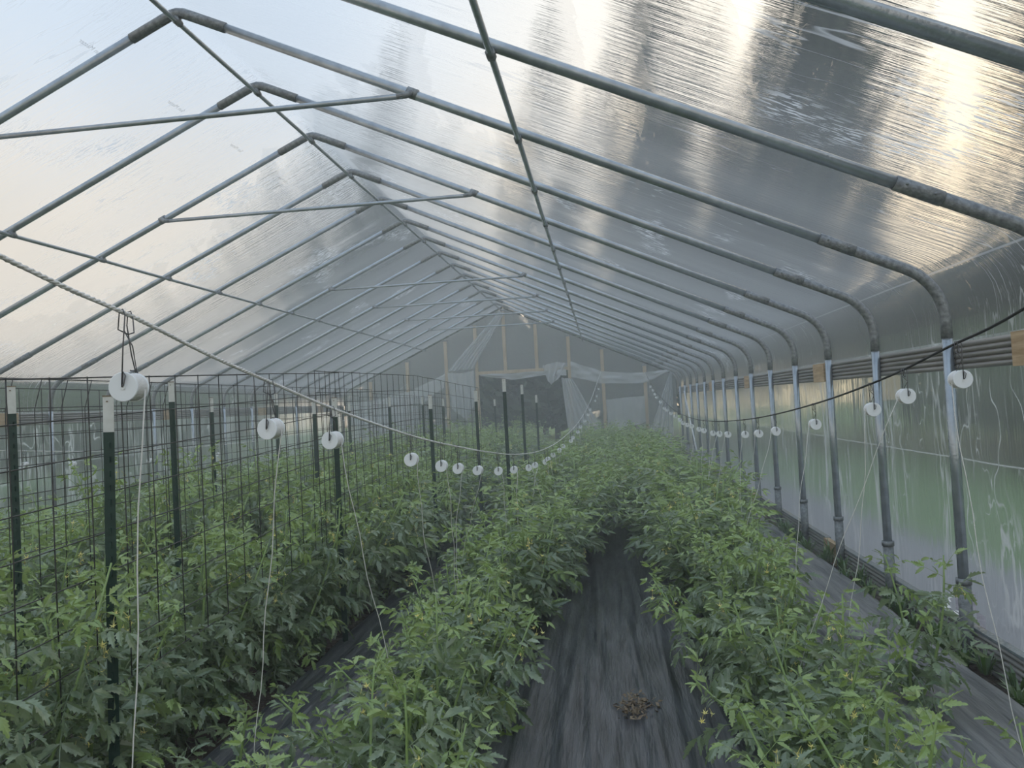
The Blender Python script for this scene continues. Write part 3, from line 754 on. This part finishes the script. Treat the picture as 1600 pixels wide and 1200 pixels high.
SP1 = [(1.441, 1.726), (2.039, 1.619), (2.47, 1.564), (3.356, 1.43), (3.88, 1.356), (4.245, 1.31), (4.779, 1.25), (5.489, 1.179), (6.179, 1.125), (7.023, 1.065), (7.472, 1.05), (8.316, 1.012), (8.57, 1.02), (9.115, 1.03), (9.894, 1.035),
       (10.436, 1.05), (11.695, 1.054), (12.077, 1.083), (13.197, 1.125), (13.869, 1.188), (15.172, 1.253), (16.305, 1.355), (17.097, 1.451), (19.2, 1.643), (19.954, 1.757), (20.849, 1.95)]
SP2 = [(2.604, 1.655), (3.06, 1.603), (3.435, 1.548), (4.361, 1.455), (5.349, 1.378), (5.949, 1.335), (6.517, 1.303), (7.429, 1.262), (7.965, 1.244), (8.434, 1.231), (9.183, 1.228), (9.677, 1.224), (10.44, 1.237), (10.999, 1.236), (11.616, 1.245),
       (12.084, 1.28), (12.822, 1.314), (13.657, 1.351), (14.459, 1.397), (15.052, 1.426), (15.981, 1.547), (17.07, 1.642), (17.653, 1.716), (18.264, 1.811), (19.18, 1.917), (20.142, 2.083)]
for i, (y, z) in enumerate(SP1):
    x = interp_y(RP1, y).x
    tg = {0: (-1.12, 1.62, 0.25), 1: (-1.16, 2.35, 0.55), 2: (-0.85, 2.95, 0.55), 3: (-0.86, 3.9, 0.55), 4: (-0.86, 4.2, 0.6), 5: (-0.9, 4.5, 0.55), 6: (-1.0, 5.1, 0.6)}.get(i, (x+rnd.uniform(-0.12, 0.12), y+rnd.uniform(-0.1, 0.35), 0.45))
    spool(x, y, z, RP1, 'white twine spool, %s from the near end of the white rope' % ORD[i], 'spools on the white rope', tg, rnd.uniform(-0.12, 0.12), 1)
for i, (y, z) in enumerate(SP2):
    x = interp_y(RP2, y).x
    tg = {0: (1.27, 2.62, 0.4), 1: (0.80, 3.68, 0.28), 2: (1.05, 3.7, 0.5), 3: (1.0, 4.4, 0.5), 4: (0.90, 5.5, 0.6)}.get(i, (x-rnd.uniform(0, 0.2), y+rnd.uniform(-0.1, 0.3), 0.5))
    spool(x, y, z, RP2, 'white twine spool, %s from the near end of the black cord' % ORD[i+1], 'spools on the black cord', tg, rnd.uniform(-0.1, 0.15), -1)
spool(1.14, 2.0, 1.77, RP2, 'closest white twine spool on the black cord, its twine ending by the base board', 'spools on the black cord', (1.29, 2.62, 0.35), 0.1, -1)
for i, y in enumerate((5.2, 5.9, 7.2, 7.9, 8.6, 9.3, 10.2, 11.0)):
    p = interp_y(RP3, y)
    spool(p.x, y, p.z-0.14, RP3, 'small far twine spool, %s along the cord behind the wire fences' % ORD[i], 'spools behind the fences', (p.x, y+0.1, 0.6), 0.0, 1)

# ------------------------------------------------------------------ tomato plants
def leaflet(L, r, lobed=True):
    """serrated ovate leaflet along +y, returns verts, faces (midrib 6 pts, 2 sides)"""
    ts = [0.0, 0.16, 0.34, 0.52, 0.70, 0.86, 1.0]
    w = [0.02, 0.15, 0.23, 0.19, 0.165, 0.075, 0.0]
    vs = []; fs = []
    fold = r.uniform(0.1, 0.7); curl = r.uniform(0.1, 1.0); tw = r.uniform(-0.3, 0.3)
    mid = []
    for t in ts:
        mid.append(len(vs)); vs.append(Vector((0, L*t, -curl*L*t*t*0.5)))
    for s in (-1, 1):
        side = []
        for q in range(1, 6):
            t = ts[q]+0.04
            ww = w[q]*L*r.uniform(0.82, 1.15)
            side.append(len(vs)); vs.append(Vector((s*ww, L*min(1, t+0.03), -curl*L*t*t*0.5+fold*ww+tw*s*ww*t)))
            if q < 5:   # notch
                wn = 0.5*(w[q]+w[q+1])*L*0.66
                tn = 0.5*(ts[q]+ts[q+1])-0.02
                side.append(len(vs)); vs.append(Vector((s*wn, L*tn, -curl*L*tn*tn*0.5+fold*wn+tw*s*wn*tn)))
        # fan between midrib and outline
        chain = [mid[0]]+side+[mid[6]]
        mi = 0
        for a, b in zip(chain[:-1], chain[1:]):
            yb = vs[b].y/L
            while mi < 6 and ts[mi+1] < yb-0.08 and mi < 5:
                fs.append((mid[mi], mid[mi+1], a) if s < 0 else (mid[mi], a, mid[mi+1])); mi += 1
            if a != mid[mi]:
                fs.append((mid[mi], b, a) if s < 0 else (mid[mi], a, b))
        while mi < 5:
            fs.append((mid[mi], mid[mi+1], chain[-2]) if s < 0 else (mid[mi], chain[-2], mid[mi+1])); mi += 1
    return vs, fs

def compound_leaf(r, n=3):
    """tomato leaf of length ~1 along +y with n leaflet pairs and an end leaflet"""
    m = MB(); droop = r.uniform(0.0, 0.75); side = r.uniform(-0.12, 0.12)
    def sp(t): return Vector((side*t*t, t*(1-0.12*droop*t), 0.10*t-droop*0.55*t*t))
    m.tube([sp(q/4*0.86) for q in range(5)], [0.013, 0.011, 0.009, 0.007, 0.005], 3, cap=False)
    def attach(t, ang, L, pitch):
        p = sp(t); d = (sp(t+0.02)-sp(t)).normalized()
        rz = Matrix.Rotation(ang, 4, 'Z'); rx = Matrix.Rotation(math.atan2(d.z, math.hypot(d.x, d.y))+pitch, 4, 'X'); ry = Matrix.Rotation(r.gauss(0, 0.55), 4, 'Y')
        M4 = Matrix.Translation(p) @ rz @ rx @ ry
        vs, fs = leaflet(L, r)
        m.add([tuple(M4 @ v) for v in vs], fs)
    for k in range(n):
        t = 0.26+0.52*k/(n-1 if n > 1 else 1)
        L = (0.36+0.06*math.sin(PI*(k+0.5)/n))*r.uniform(0.85, 1.15)
        for s in (-1, 1):
            attach(t+r.uniform(-0.03, 0.03), -s*r.uniform(0.85, 1.25), L*r.uniform(0.85, 1.1), r.uniform(-0.5, 0.15))
    attach(0.84, 0.0, 0.42*r.uniform(0.9, 1.15), r.uniform(-0.4, 0.0))
    return m

LR = random.Random(3)
LEAF_MB = [compound_leaf(LR, 3 if q % 2 else 4) for q in range(8)] + [compound_leaf(LR, 2) for _ in range(3)]
LEAF_ME = [m.mesh('leaf', M['leaf'], smooth=False) for m in LEAF_MB]
SHOOT_ME = [m.mesh('leaf', M['shoot'], smooth=False) for m in LEAF_MB]
def flower_mb(r):
    m = MB(); k = r.randint(2, 4)
    for q in range(k):
        c = Vector((r.uniform(-0.03, 0.03), r.uniform(-0.03, 0.03), -0.02-0.02*q))
        m.tube([tuple(c*0.55+Vector((0, 0, 0.004))), tuple(c)], 0.0010, 3, cap=False)
        ax = Vector((r.uniform(-0.6, 0.6), r.uniform(-0.6, 0.6), -1)).normalized(); u = ax.orthogonal().normalized(); v = ax.cross(u)
        for i in range(5):
            an = 2*PI*i/5; d = math.cos(an)*u+math.sin(an)*v; e = math.cos(an+0.5)*u+math.sin(an+0.5)*v; g = math.cos(an-0.5)*u+math.sin(an-0.5)*v
            m.add([tuple(c), tuple(c+e*0.006+ax*0.004), tuple(c+d*0.017-ax*0.002), tuple(c+g*0.006+ax*0.004)], [(0, 1, 2, 3)])
        m.add([tuple(c+u*0.003), tuple(c+v*0.003), tuple(c-u*0.003), tuple(c-v*0.003), tuple(c+ax*0.016)], [(0, 1, 4), (1, 2, 4), (2, 3, 4), (3, 0, 4)])
    return m
FL_MB = [flower_mb(LR) for _ in range(4)]
FL_ME = [m.mesh('flower_truss', M['flower'], smooth=False) for m in FL_MB]
def fruit_mb():
    m = MB(); m.lathe([(-0.5, 0.0), (-0.44, 0.25), (-0.25, 0.46), (0.0, 0.54), (0.25, 0.46), (0.42, 0.26), (0.38, 0.06)], (0, 0, 0), (0, 0, 1), 10)
    return m
FRUIT_ME = fruit_mb().mesh('green_tomato', M['fruit'])

def plan_plant(r, h, spread, nshoot, lean=(0, 0), dens=1.0):
    """returns stems [(pts, radii)], leaves [(matrix, variant, young)], flowers [matrix], fruits [matrix]"""
    stems, leaves, flowers, fruits = [], [], [], []
    for s in range(nshoot):
        an = 2*PI*(s+r.uniform(-0.3, 0.3))/nshoot; out = spread*r.uniform(0.45, 1.0); hh = h*r.uniform(0.72, 1.08)
        if s == 0: out *= 0.3; hh = h*1.05
        dx, dy = math.cos(an)*out+lean[0], math.sin(an)*out+lean[1]
        K = 7; pts = []
        cx, cy = r.uniform(-0.05, 0.05), r.uniform(-0.05, 0.05)
        for k in range(K):
            t = k/(K-1)
            f = t**0.8
            pts.append(Vector((dx*f+cx*math.sin(PI*t), dy*f+cy*math.sin(PI*t), hh*(t-0.10*out/max(0.2, h)*t*t*2))))
        stems.append((pts, [0.0095-0.0060*k/(K-1) for k in range(K)]))
        ph = r.uniform(0, 6.28)
        nl = max(6, int(hh/0.033*dens))
        for k in range(nl):
            t = 0.07+0.93*(k+0.5)/nl
            q = t*(K-1); i = min(K-2, int(q)); p = pts[i].lerp(pts[i+1], q-i)
            ph += 2.4+r.uniform(-0.3, 0.3)
            size = (0.21-0.115*max(0, (t-0.55)/0.45)**1.2)*r.uniform(0.75, 1.2)
            elev = r.uniform(-0.75, 0.75)+0.75*max(0, t-0.6)*2
            M4 = Matrix.Translation(p) @ Matrix.Rotation(ph, 4, 'Z') @ Matrix.Rotation(elev, 4, 'X') @ Matrix.Rotation(r.gauss(0, 0.6), 4, 'Y') @ Matrix.Scale(size, 4)
            leaves.append((M4, r.randrange(8) if t < 0.85 else 8+r.randrange(3), t > 0.80 or r.random() < 0.10))
            if 0.45 < t < 0.95 and r.random() < 0.09:
                flowers.append(Matrix.Translation(p+Vector((math.cos(ph+1)*0.06, math.sin(ph+1)*0.06, 0.0))) @ Matrix.Rotation(r.uniform(0, 6), 4, 'Z'))
            if 0.15 < t < 0.45 and r.random() < 0.10:
                for z in range(r.randint(1, 3)):
                    fruits.append(Matrix.Translation(p+Vector((math.cos(ph)*0.05+r.uniform(-0.03, 0.03), math.sin(ph)*0.05+r.uniform(-0.03, 0.03), -0.02+r.uniform(-0.03, 0.03)))) @ Matrix.Scale(r.uniform(0.03, 0.05), 4))
    return stems, leaves, flowers, fruits

def stem_mesh(stems):
    m = MB()
    for p, rr in stems: m.tube(p, rr, 6)
    return m.mesh('stem', M['stem'])

def bake(mbs, items, name, mat):
    V = []; Fc = []; b = 0
    for M4, k in items:
        A = np.array(M4); src = mbs[k]
        v = np.array([tuple(q) for q in src.v]); v = v @ A[:3, :3].T + A[:3, 3]
        V.append(v); Fc += [tuple(i+b for i in f) for f in src.f]; b += len(v)
    me = bpy.data.meshes.new(name)
    me.from_pydata(np.concatenate(V).tolist() if V else [], [], Fc); me.materials.append(mat); me.update(); return me

PR = random.Random(21)
FAR = []
for q in range(7):
    h = 0.95
    st, lv, fl, fr = plan_plant(PR, h, 0.50, 6, dens=0.92)
    FAR.append((stem_mesh(st), bake(LEAF_MB, [(a, b) for a, b, y in lv if not y], 'foliage', M['leaf']), bake(LEAF_MB, [(a, b) for a, b, y in lv if y], 'young_shoots', M['shoot']), bake(FL_MB, [(a, PR.randrange(4)) for a in fl], 'flowers', M['flower'])))

def far_plant(x, y, s, lab, grp):
    a = empty('tomato_plant', (x, y, 0)); tag(a, lab, 'tomato plant', grp); a.rotation_euler = (PR.uniform(-0.06, 0.06), PR.uniform(-0.06, 0.06), PR.uniform(0, 6.28)); a.scale = (s[0], s[0], s[1])
    v = FAR[PR.randrange(len(FAR))]
    put('stem', v[0], a)
    for nm, me in (('foliage', v[1]), ('young_shoots', v[2]), ('flowers', v[3])): put(nm, me, a)['kind'] = 'stuff'
    return a

def near_plant(x, y, h, spread, nshoot, lab, grp, lean=(0, 0), dens=1.0):
    a = empty('tomato_plant', (x, y, 0)); tag(a, lab, 'tomato plant', grp)
    st, lv, fl, fr = plan_plant(PR, h, spread, nshoot, lean, dens)
    for s in st:
        m = MB(); m.tube(s[0], s[1], 6); m.build('stem', M['stem'], a)
    for M4, k, yg in lv: put('leaf', (SHOOT_ME if yg else LEAF_ME)[k], a, M4)
    for M4 in fl: put('flower_truss', FL_ME[PR.randrange(4)], a, M4)
    for M4 in fr: put('green_tomato', FRUIT_ME, a, M4)
    return a

ROWS = [   # x at y, start, spacing, height fn, words, number built leaf by leaf
    (lambda y: 0.84-min(0.22, 0.05*max(0, y-5.5)), 1.75, 0.44, lambda y: 0.68+min(0.32, 0.06*max(0, y-3)), 'row under the black cord', 9),
    (lambda y: -0.82+0.012*y+min(0.22, 0.05*max(0, y-5.5)), 1.55, 0.44, lambda y: 0.70+min(0.28, 0.05*max(0, y-2.5)), 'row under the white rope', 9),
    (lambda y: -2.20, 1.9, 0.46, lambda y: 1.10+0.10*math.sin(y), 'row along the nearest wire fence', 7),
    (lambda y: -3.40, 2.6, 0.50, lambda y: 1.22+0.12*math.sin(y*1.3), 'row between the middle and far fences', 0),
    (lambda y: -4.6, 3.4, 0.56, lambda y: 1.05+0.1*math.sin(y*1.9), 'row just behind the far fence', 0),
    (lambda y: -5.85, 4.4, 0.56, lambda y: 0.95, 'row under the far white cord', 0)]
for ri, (xf, ys, dy, hf, words, nn) in enumerate(ROWS):
    y = ys; i = 0
    while y < 20.9:
        x = xf(y)+PR.uniform(-0.10, 0.10); h = hf(y)*PR.uniform(0.9, 1.1)
        if i < nn:
            near_plant(x, y+PR.uniform(-0.06, 0.06), h, 0.56, 6, 'leafy tomato plant, %s from near end of %s' % (ordw(i), words), 'tomato plants in the '+words, dens=1.05)
        else:
            far_plant(x, y+PR.uniform(-0.08, 0.08), (PR.uniform(1.05, 1.25)+min(0.55, 0.14*max(0, y-5.0)), h/0.95), 'bushy tomato plant, %s from near end of %s' % (ordw(i), words), 'tomato plants in the '+words)
        y += dy*(1.0 if y < 9 else 1.12); i += 1
near_plant(1.45, 4.05, 0.75, 0.30, 3, 'tomato plant leaning out towards the torn side film', 'tomato plants in the row under the black cord', lean=(0.16, 0.10))
near_plant(1.50, 2.75, 0.55, 0.32, 4, 'low tomato plant sprawling over the dusty grey plastic', 'tomato plants in the row under the black cord')
near_plant(-1.50, 2.85, 0.50, 0.35, 4, 'low tomato plant filling the black aisle beside the closest green post', 'tomato plants in the row under the white rope')

# weeds on the soil strip inside the base board
def weed_mesh(r):
    m = MB()
    for k in range(26):
        a = r.uniform(0, 6.28); L = r.uniform(0.06, 0.2); w = r.uniform(0.004, 0.012); b = r.uniform(0.2, 0.9)
        d = Vector((math.cos(a), math.sin(a), 0)); s = Vector((-d.y, d.x, 0)); o = d*r.uniform(0, 0.03)
        pts = [o, o+d*L*0.35*b+Vector((0, 0, L*0.6)), o+d*L*b+Vector((0, 0, L*(1.0-0.35*b)))]
        m.add([tuple(pts[0]-s*w*0.5), tuple(pts[0]+s*w*0.5), tuple(pts[1]+s*w), tuple(pts[1]-s*w), tuple(pts[2])], [(0, 1, 2, 3), (3, 2, 4)])
    return m.mesh('weed', M['weed'], smooth=False)
WM = [weed_mesh(PR) for _ in range(4)]
wl = ['first', 'second', 'third', 'fourth', 'fifth', 'sixth', 'seventh', 'eighth', 'ninth', 'tenth', 'eleventh', 'twelfth', 'thirteenth', 'fourteenth', 'fifteenth', 'sixteenth']
yy = 4.0
for i in range(26):
    yy += PR.uniform(0.08, 0.36)
    o = put('weed_tuft', WM[i % 4]); o.location = (2.03+PR.uniform(-0.06, 0.04), yy, 0.0); o.rotation_euler = (0, 0, PR.uniform(0, 6)); s = PR.uniform(0.7, 1.3); o.scale = (s, s, s)
    tag(o, 'green weed tuft, %s from the near end along the ribbed base board' % ORD[i], 'weed', 'weeds along the base board')

# ------------------------------------------------------------------ trees outside
def blob_tree(r, h, w, conifer, leaf=None):
    m = MB(); N = 1500
    for k in range(N):
        if conifer:
            t = r.random()**0.75; z = h*(0.10+0.90*t); rad = w*(1-t)**0.8*(0.35+0.65*r.random()**0.5)
        else:
            u = r.uniform(-1, 1); t = r.random()**0.35
            z = h*(0.58+0.40*u*t); rad = w*math.sqrt(max(0, 1-u*u))*t
        a = r.uniform(0, 6.28); p = Vector((rad*math.cos(a), rad*math.sin(a), z))
        p += Vector((r.gauss(0, 0.15), r.gauss(0, 0.15), r.gauss(0, 0.15)))
        s = r.uniform(0.25, 0.6)*(0.7 if conifer else 1.0)
        d = Vector((r.gauss(0, 1), r.gauss(0, 1), r.gauss(0, 0.6))).normalized(); e = d.orthogonal().normalized(); g = d.cross(e)
        m.add([tuple(p-e*s), tuple(p-g*s*0.5), tuple(p+e*s), tuple(p+g*s*0.5)], [(0, 1, 2, 3)])
    cr = m.mesh('foliage', M[leaf or ('needle' if conifer else 'tree_leaf')], smooth=False)
    m = MB(); m.tube([(0, 0, -0.1), (0.05, 0, h*0.4), (0, 0.04, h*0.92)], [0.03*h*0.7, 0.018*h*0.7, 0.02], 8)
    for k in range(10):
        a = r.uniform(0, 6.28); z = h*r.uniform(0.25, 0.8); q = w*0.6*(1-z/h)
        m.tube([(0, 0, z), (q*math.cos(a), q*math.sin(a), z+(0.0 if conifer else 0.3)*q)], [0.05, 0.02], 5)
    return cr, m.mesh('trunk', M['bark'])
TR = random.Random(9)
T_CON = [blob_tree(TR, 12, 1.9, True) for _ in range(3)]
T_DEC = [blob_tree(TR, 10, 3.6, False) for _ in range(3)]
TALL = 1.27
T_BUSH = [blob_tree(TR, 10, 3.8, False, 'bush_leaf') for _ in range(2)]
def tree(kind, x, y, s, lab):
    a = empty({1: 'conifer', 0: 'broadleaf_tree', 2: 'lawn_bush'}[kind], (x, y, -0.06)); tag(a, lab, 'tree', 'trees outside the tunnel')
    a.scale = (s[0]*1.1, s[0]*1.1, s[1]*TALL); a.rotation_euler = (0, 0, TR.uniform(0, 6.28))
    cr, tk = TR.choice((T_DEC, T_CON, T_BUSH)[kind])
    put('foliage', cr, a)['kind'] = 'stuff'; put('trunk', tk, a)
right = [(0, 15.0, 2.0, (1.0, 0.5)), (0, 14.0, 6.5, (0.95, 0.55)), (0, 14.5, 11.0, (0.95, 0.65)), (1, 11.5, 14.0, (1.0, 0.76)), (0, 15.5, 16.0, (1.0, 0.8)), (1, 10.9, 18.0, (0.8, 0.96)), (0, 14.5, 22.0, (0.9, 0.62)),
         (1, 8.1, 21.4, (0.85, 1.36)), (1, 7.2, 22.8, (0.8, 1.26)), (0, 12.0, 27.5, (0.9, 0.74)), (1, 5.9, 24.0, (1.0, 0.88)), (1, 4.7, 26.3, (1.0, 0.98)), (1, 3.3, 25.8, (1.0, 1.34)), (0, 8.8, 31.5, (1.0, 0.95))]
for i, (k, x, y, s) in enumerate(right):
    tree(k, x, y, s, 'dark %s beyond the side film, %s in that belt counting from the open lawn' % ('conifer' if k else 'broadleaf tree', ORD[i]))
ahead = [(0, 5.0, 36, (1.1, 1.1)), (1, 1.1, 31, (1.0, 1.02)), (0, 1.6, 38, (1.0, 1.1)), (1, -0.7, 30.5, (1.0, 1.18)), (0, -2.9, 39, (0.7, 0.33)), (0, -6.0, 36, (0.9, 1.25)), (1, -8.0, 35, (1.1, 1.30)), (0, -10.2, 36, (1.1, 1.45)), (0, -13.0, 37, (1.2, 1.25)),
         (0, -16.2, 39, (1.2, 1.08)), (0, -21.0, 41, (1.3, 0.88)), (0, -26, 41, (1.4, 0.74)), (0, -31, 41, (1.5, 0.66))]
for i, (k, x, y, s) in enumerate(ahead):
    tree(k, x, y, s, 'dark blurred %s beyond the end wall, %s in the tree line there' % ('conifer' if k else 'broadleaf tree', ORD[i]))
for i, (x, y, s) in enumerate([(-24, 30, (1.2, 0.45)), (-27, 24, (1.3, 0.42)), (-29, 18, (1.3, 0.45)), (-30, 12, (1.3, 0.42)), (-31, 36, (1.4, 0.6))]):
    tree(0, x, y, s, 'low dark tree far beyond the fence-side film, %s in that row' % ORD[i])
for i, (x, y) in enumerate([(-2.6, 25.0), (-0.6, 25.4), (-4.6, 25.2), (1.6, 26.0), (-7.0, 26.2), (-1.6, 27.2), (-3.6, 27.4)]):
    tree(0, x, y, (0.55, 0.36), 'dark bush just outside the doorway, %s in the clump' % ORD[i])
for i, y in enumerate((0.0, 3.2, 6.0, 8.6, 11.4, 14.0, 17.0, 20.5)):
    tree(2, 9.6+0.5*math.sin(i*2.1), y, (0.50, 0.24), 'rounded bush at the edge of the lawn beyond the side film, %s along it' % ORD[i])
for i, y in enumerate((1.0, 5.0, 8.5, 12.5, 16.0, 20.0, 24.0, 28.0)):
    tree(2, -15.5+0.6*math.sin(i*1.7), y, (0.60, 0.27), 'rounded bush beyond the film behind the wire fences, %s along that hedge' % ORD[i])
